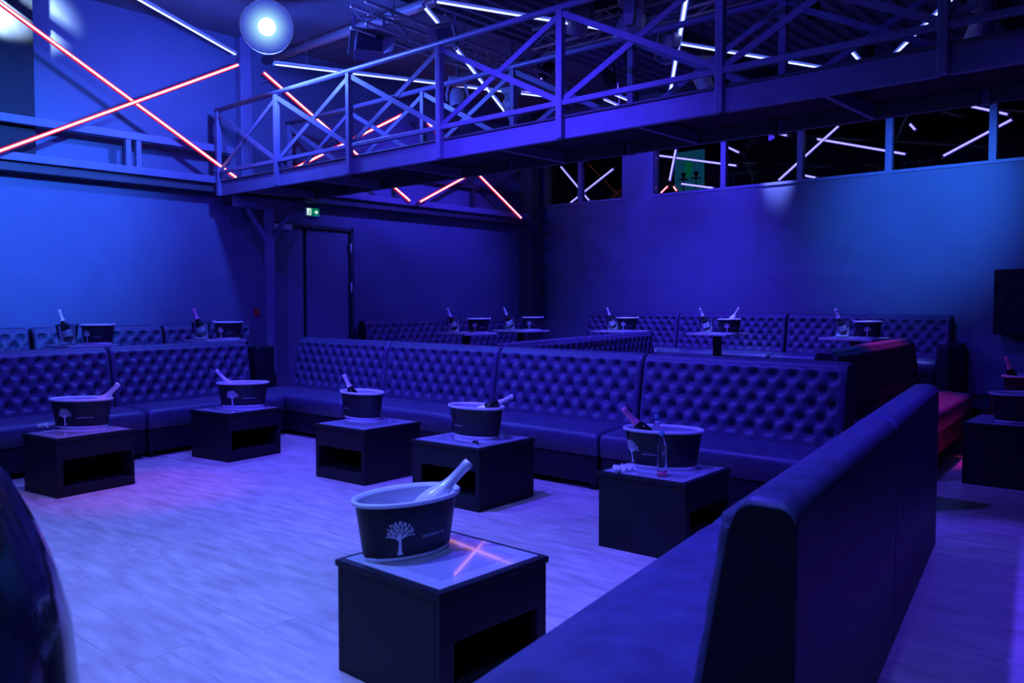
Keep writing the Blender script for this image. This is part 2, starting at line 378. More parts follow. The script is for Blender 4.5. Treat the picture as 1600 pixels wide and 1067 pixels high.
def cushion(x0, x1, y0, y1, z0, z1, r=.05, crown=.02):
    # rounded seat pad: profile across depth lofted along the length with rounded ends
    prof = []
    for (cy, cz, a0) in ((y0+r, z0+.01, 270), ):
        pass
    pts = [(y1, z0)] + [(y0+.01, z0)]
    for k in range(7):
        an = R(180 - 90*k/6); pts.append((y0+r + r*math.cos(an), z1-r + r*math.sin(an)))
    for k in range(1, 9):
        t = k/8; pts.append((y0+r + (y1-y0-r)*t, z1 + crown*math.sin(math.pi*min(1, t*1.1))))
    rings = []; n = 14
    for i in range(n+1):
        t = i/n; x = x0 + (x1-x0)*t
        e = min(x-x0, x1-x); k = math.sqrt(max(0, 1-(1-min(1, e/.04))**2)) if e < .04 else 1
        rings.append([(x, y0 + (1-k)*.02 + (y-y0)*(1 - (1-k)*.02), z0 + (z-z0)*(.82+.18*k)) for y, z in pts])
    rings.insert(1, [(x0+.008, y0+.008+(y-y0)*.99, z0+(z-z0)*.93) for y, z in pts]); rings.insert(2, [(x0+.025, y0+.003+(y-y0), z0+(z-z0)*.98) for y, z in pts])
    rings.insert(-1, [(x1-.025, y0+.003+(y-y0), z0+(z-z0)*.98) for y, z in pts]); rings.insert(-1, [(x1-.008, y0+.008+(y-y0)*.99, z0+(z-z0)*.93) for y, z in pts])
    return MB().loft(rings)
def sofa(label, loc, rz, L, H=1.03, group=None, arm=None, cat='sofa', ext=0.):
    t = thing('tufted_sofa', label, cat, loc, rz, group)
    key = (round(L, 2), round(H, 2), ext)
    if key not in CACHE:
        bk, bt = tufted(L-.012, H)
        m1 = bk.mesh('backrest'); m1.materials.append(M['leather']); m1.materials.append(M['leather_plain'])
        for p in m1.polygons:
            p.use_smooth = len(p.vertices) == 4
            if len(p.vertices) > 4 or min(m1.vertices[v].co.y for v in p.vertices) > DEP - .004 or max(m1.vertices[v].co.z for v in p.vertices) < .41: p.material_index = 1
        m2 = bt.mesh('tuft_buttons'); m2.materials.append(M['leather'])
        ms = cushion(.004, L+ext-.016, 0, .60, .27, .45).mesh('seat_cushion'); ms.materials.append(M['leather_seat'])
        for p in ms.polygons: p.use_smooth = len(p.vertices) == 4
        mb_ = MB().box(.01, L-.022, .02, DEP-.03, .05, .275)
        if ext: mb_ = MB().box(.01, L+ext-.022, .02, .58, .05, .275).box(.01, L-.022, .58, DEP-.03, .05, .275)
        mb_ = mb_.mesh('base'); mb_.materials.append(M['leather_plain'])
        mf = MB().box(-.025, .025, -.025, .025, 0, .055).mesh('foot'); mf.materials.append(M['black'])
        CACHE[key] = (m1, m2, ms, mb_, mf)
    m1, m2, ms, mb_, mf = CACHE[key]
    link('backrest', m1, t)
    bt = link('tuft_buttons', m2, t); bt['kind'] = 'stuff'
    link('seat_cushion', ms, t); link('base', mb_, t, .015)
    for x in (.06, L+ext-.08):
        for y in (.07, DEP-.1 if not ext else .5): link('foot', mf, t).location = (x, y, 0)
    if arm == 'end': MB().box(L-.01, L+.15, -.02, DEP-.02, 0.02, .66).build('arm', M['leather_plain'], t, bevel=.04, seg=4)
    return t
M['leather_seat'] = mat('black_leather_seat', (.066, .062, .125), .48, var=.2, scale=8, bump=.1, bscale=80)
# middle run (four modules), facing the camera side
my = [8.72, 7.02, 5.40, 3.78, 2.12]
ml = ['tufted black sofa section at the inner corner, furthest along the middle row', 'tufted black sofa section, second from the corner in the middle row',
      'tufted black sofa section, third from the corner in the middle row', 'tufted black sofa section at the open end of the middle row']
for k in range(4): sofa(ml[k], (5.2, my[k], 0), R(-90), my[k]-my[k+1], 1.04, group='middle row sofas')
# left front row, rotated eight degrees
u8 = Vector((math.cos(R(8)), math.sin(R(8)), 0)); o8 = Vector((2.20, 7.555, 0))
sofa('tufted black sofa section in the left front row, cut by the photo edge', o8 - u8*.29, R(8), 1.65, group='left front row sofas')
sofa('tufted black sofa section in the left front row, nearest the steel post', o8 + u8*1.36, R(8), 1.65, group='left front row sofas')
cs = thing('corner_bolster', 'plain black upholstered block filling the corner between the two front rows', 'bolster', (5.28, 8.76, 0))
MB().box(0, .26, 0, .2, .03, .95).build('body', M['leather_plain'], cs, bevel=.03, seg=3)
MB().box(.03, .23, .03, .17, 0, .03).build('foot', M['black'], cs)
# left back row on its platform
for k, (x0, L, lb) in enumerate(((1.55, 1.72, 'tufted black sofa section against the left wall, at the photo edge'),
                                 (3.30, 1.45, 'tufted black sofa section against the left wall, behind the leftmost champagne bottle'),
                                 (4.76, 1.18, 'tufted black sofa section against the left wall, nearest the support post'))):
    sofa(lb, (x0, YA-.885, .17), 0, L, 1.02, group='left back row sofas')
# sofas along the door wall and the back wall
sofa('tufted black sofa section beside the double door', (7.82, YA-.885, .17), 0, 1.86, 1.03, group='door wall sofas')
sofa('tufted black sofa section on the door wall next to the room corner', (9.68, YA-.885, .17), 0, 1.8, 1.03, group='door wall sofas')
for y, L, lb, arm in ((8.83, 1.81, 'tufted black sofa section on the back wall nearest the room corner', None),
                      (7.02, 1.81, 'tufted black sofa section in the middle of the back wall', None),
                      (5.2, 2.2, 'tufted black sofa section with arm at the speaker end of the back wall', 'end')):
    sofa(lb, (XB-.885, y, .28), R(-90), L, 1.02, group='back wall sofas', arm=arm)
# two divider sofas crossing the rear area
def run(p, q, H, labels, grp):
    p = Vector((*p, 0)); q = Vector((*q, 0)); d = (q-p); L = d.length; d.normalize(); an = math.atan2(d.y, d.x); yd = Vector((-d.y, d.x, 0))
    for k, lb in enumerate(labels):
        sofa(lb, p + d*(L/len(labels)*k) - yd*.75, an, L/len(labels), H, group=grp)
run((6.22, 5.77), (10.25, 6.64), 1.05, ['tufted black divider sofa section just behind the middle row', 'tufted black divider sofa section reaching toward the back wall'], 'first divider sofas')
run((7.05, 2.80), (10.3, 3.13), 1.05, ['tufted black divider sofa section with pink-lit top, near end', 'tufted black divider sofa section with pink-lit top, far end'], 'second divider sofas')
# near right sofa, back towards the camera
dn = Vector((-.985, -.172, 0)); st = Vector((5.29-.8*.172, 1.40+.8*.985, 0))
sofa('black sofa section at right with plain back to the camera, far half', st, R(189.9), 1.72, .98, group='near right sofas')
sofa('black sofa section in the right foreground with plain back and seat end showing', st + dn*1.72, R(189.9), 1.72, .98, group='near right sofas', ext=.5)

# ------------------------------------------------------------------ cube tables, tubs, bottles
def cube_table(label, corner, rz, sx, sy, open_side, H=.45, oz=(.1, .28), ox=(.1, .95)):
    # corner = nearest corner; local x along first edge, local y along second
    t = thing('cube_table', label, 'table', corner, rz, 'low cube tables')
    T = .025; top = H - .03
    b = MB()
    def wall(side, hole):
        if side == 'x0': f = lambda u0, u1, z0, z1: b.box(0, T, u0, u1, z0, z1); S = sy
        if side == 'x1': f = lambda u0, u1, z0, z1: b.box(sx-T, sx, u0, u1, z0, z1); S = sy
        if side == 'y0': f = lambda u0, u1, z0, z1: b.box(0, sx, u0*0, T, z0, z1) if False else b.box(u0, u1, 0, T, z0, z1); S = sx
        if side == 'y1': f = lambda u0, u1, z0, z1: b.box(u0, u1, sy-T, sy, z0, z1); S = sx
        lo, hi = (T, S-T) if side in ('x0', 'x1') else (0, S)
        if not hole: f(lo, hi, 0, top); return
        a0, a1 = S*ox[0], S*ox[1]
        f(lo, hi, 0, oz[0]); f(lo, hi, oz[1], top); f(lo, a0, oz[0], oz[1]); f(a1, hi, oz[0], oz[1])
    for s in ('x0', 'x1', 'y0', 'y1'): wall(s, s == open_side)
    b.build('body', M['black'], t, bevel=.003)
    MB().box(T, sx-T, T, sy-T, oz[0]-.02, oz[0]).build('shelf', M['void'], t)
    MB().box(-.008, sx+.008, -.008, sy+.008, top, H-.004).build('top_frame', M['black'], t, bevel=.004)
    MB().box(.022, sx-.022, .022, sy-.022, H-.006, H).build('glass_top', M['glasstop'], t, bevel=.002)
    m = .085
    MB().box(m, sx-m, m, sy-m, H-.003, H+.0012).build('centre_reflection', M['glassmid'], t)  # centre set darker: reflection of the ceiling put into the colour
    return t
cube_table('cube table in the foreground with glossy pale top', (1.965, 2.10, 0), 0, .58, .585, 'y0', oz=(.07, .25), ox=(.12, .9))
cube_table('cube table by the near end of the middle row, beside the right sofa', (4.07, 2.36, 0), R(3), .57, .57, 'y0', H=.455)
cube_table('cube table second from the right sofa along the middle row', (4.13, 4.01, 0), R(3), .62, .66, 'x0', oz=(.09, .28), ox=(.06, .86))
cube_table('cube table in front of the corner end of the middle row', (4.13, 5.28, 0), R(3), .62, .61, 'x0', oz=(.08, .27), ox=(.06, .94))
cube_table('cube table at far left in front of the left front row', (2.335, 6.63, 0), R(8), .62, .48, 'y0', oz=(.07, .28), ox=(.08, .97))
cube_table('cube table with open shelf near the room corner, left row', (3.92, 6.98, 0), R(8), .60, .55, 'y0', oz=(.09, .28), ox=(.06, .96))
cube_table('dark cube table at the right photo edge beyond the sofa', (7.44, 1.16, 0), R(2), .62, .62, 'y0', H=.5)

TA, TB, BA, BB, TH = .235, .14, .198, .116, .235
def tub_pt(ang, z, off=0.):
    t = z/TH; a = BA+(TA-BA)*t+off; b = BB+(TB-BB)*t+off
    return (a*math.cos(ang), b*math.sin(ang), z)
def ering(z, off=0., n=48): return [tub_pt(2*math.pi*i/n, z, off) for i in range(n)]
def sering(z, a, b, n=48): return [(a*math.cos(2*math.pi*i/n), b*math.sin(2*math.pi*i/n), z) for i in range(n)]
def tree_quads(tang, zb, hgt, seed=3):
    rnd = random.Random(seed); segs = []
    def br(x, y, an, ln, wd, dep):
        x1, y1 = x+ln*math.sin(an), y+ln*math.cos(an); segs.append((x, y, x1, y1, wd, wd*.66))
        if dep == 0: return
        for s in ((-1, 1) if dep > 1 else (-1, 0, 1)):
            br(x1, y1, an*.85+s*rnd.uniform(.25, .5), ln*rnd.uniform(.66, .82), wd*.66, dep-1)
    br(0, 0, .02, .40, .085, 0); 
    segs.append((-.06, 0, 0, .16, .03, .05)); segs.append((.06, 0, 0, .16, .03, .05))
    for an, ln, y0 in ((-1.25, .13, .40), (-.95, .15, .36), (-.6, .165, .38), (-.25, .175, .40), (.08, .18, .40), (.42, .17, .40), (.78, .16, .37), (1.1, .14, .39)): br(0, y0, an, ln, .036, 3)
    mb = MB()
    def P(x, y):
        z = zb + y*hgt
        a = BA+(TA-BA)*z/TH; b = BB+(TB-BB)*z/TH
        ds = math.hypot(a*math.sin(tang), b*math.cos(tang)); return Vector(tub_pt(tang + x*hgt/ds, z, .0025))
    for x, y, x1, y1, w0, w1 in segs:
        d = Vector((x1-x, y1-y)); nn = Vector((-d.y, d.x)).normalized()
        q = [P(x+nn.x*w0/2, y+nn.y*w0/2), P(x-nn.x*w0/2, y-nn.y*w0/2), P(x1-nn.x*w1/2, y1-nn.y*w1/2), P(x1+nn.x*w1/2, y1+nn.y*w1/2)]
        mb.add(q, [(0, 1, 2, 3)])
    return mb
def make_tub(tang):
    t = thing('ice_tub', '', 'ice tub')
    MB().loft([ering(.022), ering(.12), ering(TH-.012)], caps=False).build('body', M['tub'], t, True)
    MB().loft([sering(TH-.016, TA+.002, TB+.002), sering(TH-.014, TA+.012, TB+.012), sering(TH, TA+.014, TB+.014), sering(TH+.004, TA+.008, TB+.008), sering(TH, TA-.004, TB-.004), sering(TH-.016, TA-.008, TB-.008)], caps=False).build('rim', M['white'], t, True)
    MB().loft([ering(TH-.01, -.008), ering(.05, -.008), sering(.046, .02, .012)], caps=False).build('liner', M['inner'], t, True)
    MB().loft([sering(0, BA-.012, BB-.012), sering(0, BA-.004, BB-.004), sering(.022, BA+.001, BB+.001), sering(.024, .03, .02)], caps=True).build('base_ring', M['white'], t, True)
    tree_quads(tang, .03, .16).build('tree_emblem', M['white'], t)
    # faint line of small print beside the emblem
    mb = MB(); a0 = tang + .48; z = .085; rnd = random.Random(5)
    for k in range(9):
        a = a0 + k*.065; h = rnd.uniform(.006, .012)
        mb.add([tub_pt(a, z, .002), tub_pt(a+.045, z, .002), tub_pt(a+.045, z+h, .002), tub_pt(a, z+h, .002)], [(0, 1, 2, 3)])
    mb.build('small_print', M['grey'], t)
    return t
TUBS = {}
def tub(label, loc, phi, tang=-1.95, grp='oval ice tubs with a tree emblem'):
    key = round(tang, 2)
    if key not in TUBS: TUBS[key] = o = make_tub(tang)
    else: o = copy_tree(TUBS[key])
    o.location = loc; o.rotation_euler = (0, 0, R(-48.1 + phi)); tag(o, label, 'ice tub', grp); return o
def rotto(d):  # matrix turning +z to d
    return Vector((0, 0, 1)).rotation_difference(Vector(d).normalized()).to_matrix().to_4x4()
def bottle(label, base, tip, body, foil, lab=None, L=.335, name='champagne_bottle', grp='champagne bottles'):
    base = Vector(base); d = (Vector(tip)-base)
    t = thing(name, label, 'bottle', base, 0, grp); t.rotation_mode = 'QUATERNION'; t.rotation_quaternion = Vector((0, 0, 1)).rotation_difference(d.normalized())
    k = L/.335
    MB().lathe([(.0, .012), (.03, 0), (.043, .006), (.045, .03), (.045, .135), (.041, .165), (.031, .195), (.021, .22), (.0165, .25)], 24).xf(Matrix.Scale(k, 4)).build('glass_body', body, t, True)
    MB().lathe([(.0245, .213), (.0195, .235), (.0172, .255), (.0165, .305), (.0182, .308), (.0182, .328), (.0165, .334), (.0, .335)], 24).xf(Matrix.Scale(k, 4)).build('neck_foil', foil, t, True)
    if lab: MB().lathe([(.0456, .045), (.0462, .047), (.0462, .105), (.0456, .107)], 24).xf(Matrix.Scale(k, 4)).build('label', lab, t, True)
    return t
tub_z = .4515
def lean(c, side, tilt, fwd=0., L=.335, z=None, up=0.03):
    # bottle standing in a tub at c and leaning to the camera's right (side>0) or left
    z = c.z if z is None else z
    d = (rt*side + fw*fwd).normalized()*math.sin(tilt) + Vector((0, 0, math.cos(tilt)))
    base = Vector((c.x, c.y, z+.05+up)) - Vector((d.x, d.y, 0))*.05
    return base, base + d*L
# foreground
c = Vector((2.205, 2.545, tub_z)); tub('oval ice tub with white tree emblem on the foreground cube table', c, 48.1-3, tang=-2.16)
b0, b1 = lean(c, 1, R(46), .25, .38, up=.02); bottle('pale bottle leaning out of the foreground ice tub', b0 + Vector((.01, .0, 0)), b1, M['pale'], M['silver'], None, .40)
# left table
c = at_z(128, 667, .452); tub('oval ice tub with tree emblem on the far left cube table', c, 3, tang=-1.95)
b0, b1 = lean(c, 1, R(50), 0., .36); b0 += rt*.03; b1 += rt*.03; bottle('pale bottle leaning right out of the far left tub', b0 + rt*.06, b1, M['pale'], M['silver'], None, .37)
c = at_z(380, 634.5, .452); tub('oval ice tub with tree emblem on the table with open shelf', c, 12, tang=-2.0)
b0, b1 = lean(c, -1, R(48), 0., .36); bottle('pale bottle leaning left out of the tub nearest the post', b0 - rt*.06, b1, M['pale'], M['silver'], None, .36)
c = at_z(566, 653, .452); tub('oval ice tub on the cube table at the corner end of the middle row', c, -42, tang=-2.7)
b0, b1 = lean(c, -1, R(32), 0., .33); bottle('pink-necked bottle leaning left out of the tub at the corner end', b0 - rt*.05, b1, M['bottle'], M['pale'], None, .33)
c = at_z(744, 682, .452); tub('oval ice tub on the second cube table along the middle row', c, -38, tang=-2.75)
b0, b1 = lean(c, 1, R(66), 0., .33); bottle('dark bottle with pale neck lying over the tub rim to the right', b0 + rt*.03 + Vector((0, 0, .08)), b1 + Vector((0, 0, .08)), M['bottle'], M['pale'], M['silver'], .33)
c = c_t3 = at_z(1036, 729, .457); tub('oval ice tub on the cube table beside the right sofa', c, -22, tang=-2.55)
b0, b1 = lean(c, -1, R(50), -.1, .34); bottle('dark bottle with rose foil neck leaning left out of a tub', b0 - rt*.06 + Vector((0, 0, .03)), b1 + Vector((0, 0, .03)), M['bottle'], M['pinkfoil'], M['silver'], .34)
c = Vector((7.68, 1.42, .5015)); tub('oval ice tub on the dark cube table at the right photo edge', c, -5, tang=.9)
# small bottles and items
def flask(label, p, cap, basec):
    t = thing('small_bottle', label, 'bottle', p)
    MB().lathe([(.0, .001), (.026, 0), (.028, .02), (.028, .17), (.02, .2), (.013, .215), (.013, .24)], 20).build('glass_body', M['glass'], t, True)
    MB().lathe([(.0145, .235), (.0145, .262), (.0, .264)], 16).build('cap', cap, t, True)
    if basec: MB().lathe([(.0, .002), (.0275, .002), (.0285, .03), (.0, .031)], 20).build('coloured_base', basec, t, True)
flask('clear bottle with pink base standing before the tub by the right sofa', at_z(1034, 744, .457), M['teal'], M['pinkglass'])
flask('small clear bottle with teal cap standing in the tub by the right sofa', Vector((c_t3.x, c_t3.y, .505)) - rt*.03 + fw*.06, M['teal'], None)
def napkin(label, p, s, rz):
    n = 14; rnd = random.Random(int(p.x*100)); vs = []; fs = []
    for sd in (0, 1):
        for j in range(n+1):
            for i in range(n+1):
                x, y = (i/n-.5)*s, (j/n-.5)*s*.7; z = .014 + .012*math.sin(i*1.3+j*.4) + .01*math.sin(j*1.9-i*.6) + rnd.uniform(0, .004)
                vs.append((x, y, max(.001, z) if sd else 0.0))
    k = n+1
    for j in range(n):
        for i in range(n):
            a = j*k+i; fs.append((a, a+k, a+k+1, a+1)); a += k*k; fs.append((a, a+1, a+k+1, a+k))
    bd = [i for i in range(n)] + [j*k+n for j in range(n)] + [n*k+i for i in range(n, 0, -1)] + [j*k for j in range(n, 0, -1)]
    for a, b in zip(bd, bd[1:]+bd[:1]): fs.append((a, b, b+k*k, a+k*k))
    o = MB().add(vs, fs).build('napkin', M['cloth'], None, True); o.location = p; o.rotation_euler = (0, 0, rz); tag(o, label, 'napkin')
napkin('crumpled white napkin at the left edge of the far left table', at_z(74, 667, .452), .12, R(20))
napkin('crumpled white napkin on the table beside the right sofa', at_z(976, 735, .457), .12, R(-30))
op = thing('bottle_opener', 'small black bottle opener lying before the second tub', 'opener', at_z(745, 693, .4525), R(60))
MB().box(-.03, .03, -.008, .008, 0, .012).build('handle', M['void'], op, bevel=.003)
MB().lathe([(.012, 0), (.02, 0), (.02, .012), (.012, .012), (.012, 0)], 16).xf(Matrix.Translation((.045, 0, 0))).build('ring', M['void'], op)
# ------------------------------------------------------------------ pedestal tables with a tub and a bottle in a clear bucket
def pedestal(label, c, zf, s=.62, rz=0.):
    H = 1.03 - zf
    t = thing('pedestal_table', label, 'table', (c.x, c.y, zf), rz, 'pedestal tables in the rear seating')
    MB().box(-s/2, s/2, -s/2, s/2, H-.028, H).build('table_top', M['tabletop'], t, bevel=.005)
    MB().box(-.045, .045, -.045, .045, .015, H-.028).build('column', M['black'], t, bevel=.004)
    MB().box(-.22, .22, -.22, .22, 0, .016).build('base_plate', M['black'], t, bevel=.004)
def clear_bucket(label, p):
    t = thing('clear_bucket', label, 'ice bucket', p, 0, 'clear ice buckets')
    MB().lathe([(0, .0), (.075, 0), (.105, .2), (.107, .203), (.101, .2), (.071, .006), (0, .006)], 28).build('bowl', M['glass'], t, True)
    MB().lathe([(.106, .196), (.110, .198), (.110, .205), (.104, .206)], 28).build('rim', M['glass'], t, True)
    mb = MB(); rnd = random.Random(int(p.y*50))
    for k in range(14):
        a = rnd.uniform(0, 6.3); r = rnd.uniform(.01, .055); q = MB().box(-.013, .013, -.013, .013, -.013, .013)
        q.xf(Matrix.Translation((r*math.cos(a), r*math.sin(a), rnd.uniform(.03, .17))) @ Matrix.Rotation(rnd.uniform(0, 3), 4, (rnd.random(), rnd.random(), .3))); mb.add(q.v, q.f)
    o = mb.build('ice_cubes', M['glass'], t); o['kind'] = 'stuff'
far = [  # name, tub px, bottle px, plane mode/value, platform height, tub phi, bottle tip dir
    ('beside the double door', 740, 722-6, ('y', 8.55), 0, 6, -1, M['silver']),
    ('near the room corner', 822, 806, ('y', 8.75), 0, 4, -1, M['silver']),
    ('by the first divider', 980, 957, ('x', 10.75), .28, -8, -1, M['silver']),
    ('before the back wall', 1139, 1103, ('x', 10.72), .28, 0, -1, M['pale']),
    ('nearest the speaker', 1356, 1316, ('x', 10.45), .28, 0, -1, M['pale']),
    ('behind the left row, leftmost', 153, 105, ('y', 8.98), .17, 4, -1, M['pale']),
    ('behind the left row, nearest the post', 357, 314, ('y', 9.08), .17, 6, -1, M['pinkfoil']),
]
for i, (wh, tx, bx, (ax, v), zf, phi, sd, foil) in enumerate(far):
    f = (lambda px: at_y(px, 520, v)) if ax == 'y' else (lambda px: at_x(px, 520, v))
    p = f(tx); q = f(bx)
    p = Vector((p.x, p.y, 1.0315)); q = Vector((q.x, q.y, 1.0315))
    dd = (q - p); sep = max(.36, dd.length); pm_ = (p+q)/2
    dirn = rt * -1
    p2 = pm_ - dirn*sep/2; q2 = pm_ + dirn*sep/2
    if i > 1:
        p2, q2 = p, q
    pedestal('pedestal table ' + wh, (p2+q2)/2, 0 if i < 0 else (.17 if i in (5, 6) else (.28 if i in (2, 3, 4) else 0)), s=.64 if i < 5 else .5, rz=R(-2) if i < 5 else R(4))
    tub('small round tree-emblem ice tub on the pedestal table ' + wh, p2, phi, tang=-2.0, grp='far oval ice tubs').scale = (.68, 1.05, .86)
    clear_bucket('clear ice bucket on the pedestal table ' + wh, q2)
    t_ = R(20 if i < 5 else 17); d = rt*(sd*math.sin(t_)) + Vector((0, 0, math.cos(t_)))
    bb = q2 + Vector((0, 0, .035)) - Vector((d.x, d.y, 0))*.07
    bottle('dark champagne bottle tilted in the clear bucket ' + wh, bb, bb + d, M['bottle'], foil, M['silver'], .335, grp='far champagne bottles')
    # pale small bottle leaning out of each far tub
    s2 = 1 if i in (0, 1, 2, 3, 5) else -1
    tl = R(30 if i in (3,) else 56); d2 = rt*(s2*math.sin(tl)) + Vector((0, 0, math.cos(tl)))
    bb2 = p2 + Vector((0, 0, .07)) - rt*(s2*.03)
    bottle('pale bottle neck leaning out of the tub ' + wh, bb2, bb2 + d2, M['pale'], M['silver'], None, .25 if i != 3 else .33, grp='pale bottles in the far tubs')
# right edge, second table with a rose bottle
c = at_z(1600, 622, .47)
tt = cube_table('small dark cube table behind the right-edge table', (c.x-.3, c.y-.36, 0), R(2), .6, .6, 'y0', H=.47)
tub('oval ice tub on the small table behind the right-edge table', Vector((c.x, c.y-.02, .4715)), 0, tang=.9)
bb = Vector((c.x, c.y, .56)) - rt*.08; d = -rt*.35 + Vector((0, 0, 1))
bottle('bottle with rose foil neck, red light in its colour, in the rightmost tub', bb, bb + d, M['bottle'], M['pinkfoil'], M['silver'], .36)

# ------------------------------------------------------------------ exit sign, speaker, fire call point
ex = thing('exit_sign', 'small lit green and white emergency exit sign above the double door', 'exit sign', (7.06, YA, 2.69))
MB().box(-.115, .115, -.045, 0, 0, .125).build('housing', M['white'], ex, bevel=.006)
MB().box(-.105, .105, -.049, -.045, .01, .115).build('lit_panel', M['exit_green'], ex)
fig = MB()
def poly(mb, pts, y): mb.add([(x, y, z) for x, z in pts] + [(x, y+.002, z) for x, z in pts], [tuple(range(len(pts)))] + [(i, (i+1) % len(pts), len(pts)+(i+1) % len(pts), len(pts)+i) for i in range(len(pts))])
poly(fig, [(-.1, .015), (-.03, .015), (-.03, .11), (-.1, .11)], -.0515); fig.build('door_symbol', M['exit_white'], ex)
g = MB(); poly(g, [(-.055, .085), (-.045, .085), (-.045, .097), (-.055, .097)], -.054); poly(g, [(-.07, .08), (-.05, .08), (-.052, .05), (-.065, .05)], -.054)
poly(g, [(-.065, .052), (-.055, .052), (-.075, .022), (-.085, .022)], -.054); poly(g, [(-.06, .052), (-.052, .052), (-.04, .022), (-.05, .022)], -.054); g.build('running_figure', M['exit_green'], ex)
g = MB(); poly(g, [(.02, .055), (.05, .055), (.05, .03), (.09, .0625), (.05, .095), (.05, .07), (.02, .07)], -.0515); g.build('arrow', M['exit_white'], ex)
cpn = at_y(416, 494, YA); 
sp = thing('wall_speaker', 'large black loudspeaker cabinet hung on the back wall at right', 'speaker', (XB-.36, 2.24, 1.07))
MB().box(0, .36, -.32, .27, 0, .80).build('cabinet', M['void'], sp, bevel=.01)
def disc(x, y, z, r, m, nm): MB().lathe([(r, 0), (r*.9, .01), (r*.55, -.02), (r*.3, -.015), (0, .0)], 32).xf(Matrix.Translation((x, y, z)) @ Matrix.Rotation(R(-90), 4, 'Y')).build(nm, m, sp, True)
disc(-.002, .06, .47, .13, M['void'], 'woofer_cone'); disc(-.002, -.1, .2, .1, M['void'], 'woofer_cone')
MB().lathe([(.128, -.004), (.14, -.004), (.14, .006), (.128, .006), (.128, -.004)], 32).xf(Matrix.Translation((-.004, .06, .47)) @ Matrix.Rotation(R(-90), 4, 'Y')).build('cone_ring', M['dsteel'], sp, True)
fc = MB().box(-.04, .04, -.03, 0, 0, .1).build('fire_call_point', mat('red_plastic', (.5, .02, .03), .4), None, bevel=.008)
fc.location = (6.16, YA, 1.28); tag(fc, 'small red fire call point on the wall beside the double door', 'alarm')

# ------------------------------------------------------------------ near-left tub chair
ch = thing('tub_chair', 'dark glossy tub chair cut off by the lower left photo corner', 'chair', tuple(fw*1.66 + rt*-1.475), YAW)
prof = [(.50, .06), (.53, .35), (.535, .55), (.52, .73), (.485, .86), (.45, .95), (.40, 1.06), (.365, 1.105), (.325, 1.12), (.295, 1.095), (.30, 1.0), (.35, .8), (.38, .46), (.38, .42)]
n = 72; sh = MB(); vs = []; fs = []
for j, (r, z) in enumerate(prof):
    for i in range(n+1):
        a = R(-150) + R(300)*i/n
        rr = r + (.004*math.sin(i*math.pi*.75) if .8 < z < 1.11 and j < 9 else 0)
        vs.append((rr*math.cos(a+math.pi/2*0), rr*math.sin(a), z))
for j in range(len(prof)-1):
    for i in range(n): fs.append((j*(n+1)+i, j*(n+1)+i+1, (j+1)*(n+1)+i+1, (j+1)*(n+1)+i))
fs.append(tuple(j*(n+1) for j in range(len(prof)))); fs.append(tuple(j*(n+1)+n for j in range(len(prof)-1, -1, -1)))
gl = mat('glossy_black_vinyl', (.02, .02, .025), .18, var=.2, scale=12, coat=.4)
sh.add(vs, fs).build('back_shell', gl, ch, True).rotation_euler = (0, 0, R(-60))
MB().lathe([(0, .47), (.3, .465), (.37, .44), (.385, .4), (.385, .3), (0, .3)], 36).build('seat', gl, ch, True)
for k in range(4):
    a = R(45+90*k); MB().tube((.3*math.cos(a), .3*math.sin(a), 0), (.28*math.cos(a), .28*math.sin(a), .3), .018, .022).build('leg', M['black'], ch, True)

# ------------------------------------------------------------------ LED tubes
def led(label, p, q, kind='white', r=.016, grp='LED tubes overhead', hang=None):
    p = Vector(p); q = Vector(q); c = (p+q)/2
    o = thing('led_tube', label, 'LED tube', c, 0, grp); a, b = p-c, q-c; d = (b-a).normalized()
    core, edge = {'white': ('led_white', 'led_blue'), 'pink': ('led_pink', 'led_red'), 'lav': ('led_lav', 'refl_lavd')}[kind]
    MB().tube(a, b, r*(.72 if kind == 'pink' else .9), n=10).build('light_core', M[core], o, True)
    toc = Vector((0, 0, 1)) if abs(d.z) < .2 and hang is None else (hang or Vector((0, 1, 0)))
    s = d.cross(toc).normalized(); nn = s.cross(d).normalized()
    if nn.dot(toc) < 0: nn = -nn
    MB().bar(a + nn*r*.6, b + nn*r*.6, r*3.1, r*1.2, up=nn).build('bloom_strip', M[edge], o)  # glowing strip wider than the core: bloom built as a shape
    MB().bar(a + nn*r*1.7, b + nn*r*1.7, r*2.4, r*1.0, up=nn).build('channel', M['grey'], o)
    for e in (a, b): MB().tube(e - d*.012, e + d*.012, r*1.25, n=10).build('end_cap', M['grey'], o, True)
    if hang is None and c.z > 3.9:
        for e in (a*.8, b*.8):
            MB().tube(e + nn*r*2, (e.x, e.y, ZC - .05 - c.z), .004, n=6).build('hanger_wire', M['dsteel'], o)
    return o
WY = Vector((0, 1, 0))
def led_y(label, x0, y0, x1, y1, Y=9.86, kind='pink', r=.016):
    o = led(label, at_y(x0, y0, Y), at_y(x1, y1, Y), kind, r, 'LED tubes on the left wall', WY)
    p, q = at_y(x0, y0, Y) - o.location, at_y(x1, y1, Y) - o.location
    for e in (p*.9, q*.9): MB().tube(e + WY*.03, (e.x, YA - Y - .004, e.z), .007, n=8).build('wall_bracket', M['grey'], o)
    return o
def led_c(label, x0, y0, x1, y1, z=4.35, kind='white', r=.016): return led(label, at_z(x0, y0, z), at_z(x1, y1, z), kind, r)
led_y('red-edged LED tube falling from the upper left corner of the photo', -60, -40, 370, 278, 9.87)
led_y('red-edged LED tube rising right across the falling one at upper left', -40, 250, 373, 101, 9.82)
led('white LED tube slanting down near the upper left lamp', at_y(190, -16, 9.0), at_y(368, 85, 9.82), 'white', .016, 'LED tubes on the left wall', Vector((0, 0, 1)))
led_y('long pink LED tube falling right behind the catwalk, below the bright lamp', 411, 112, 641, 314, 9.9)
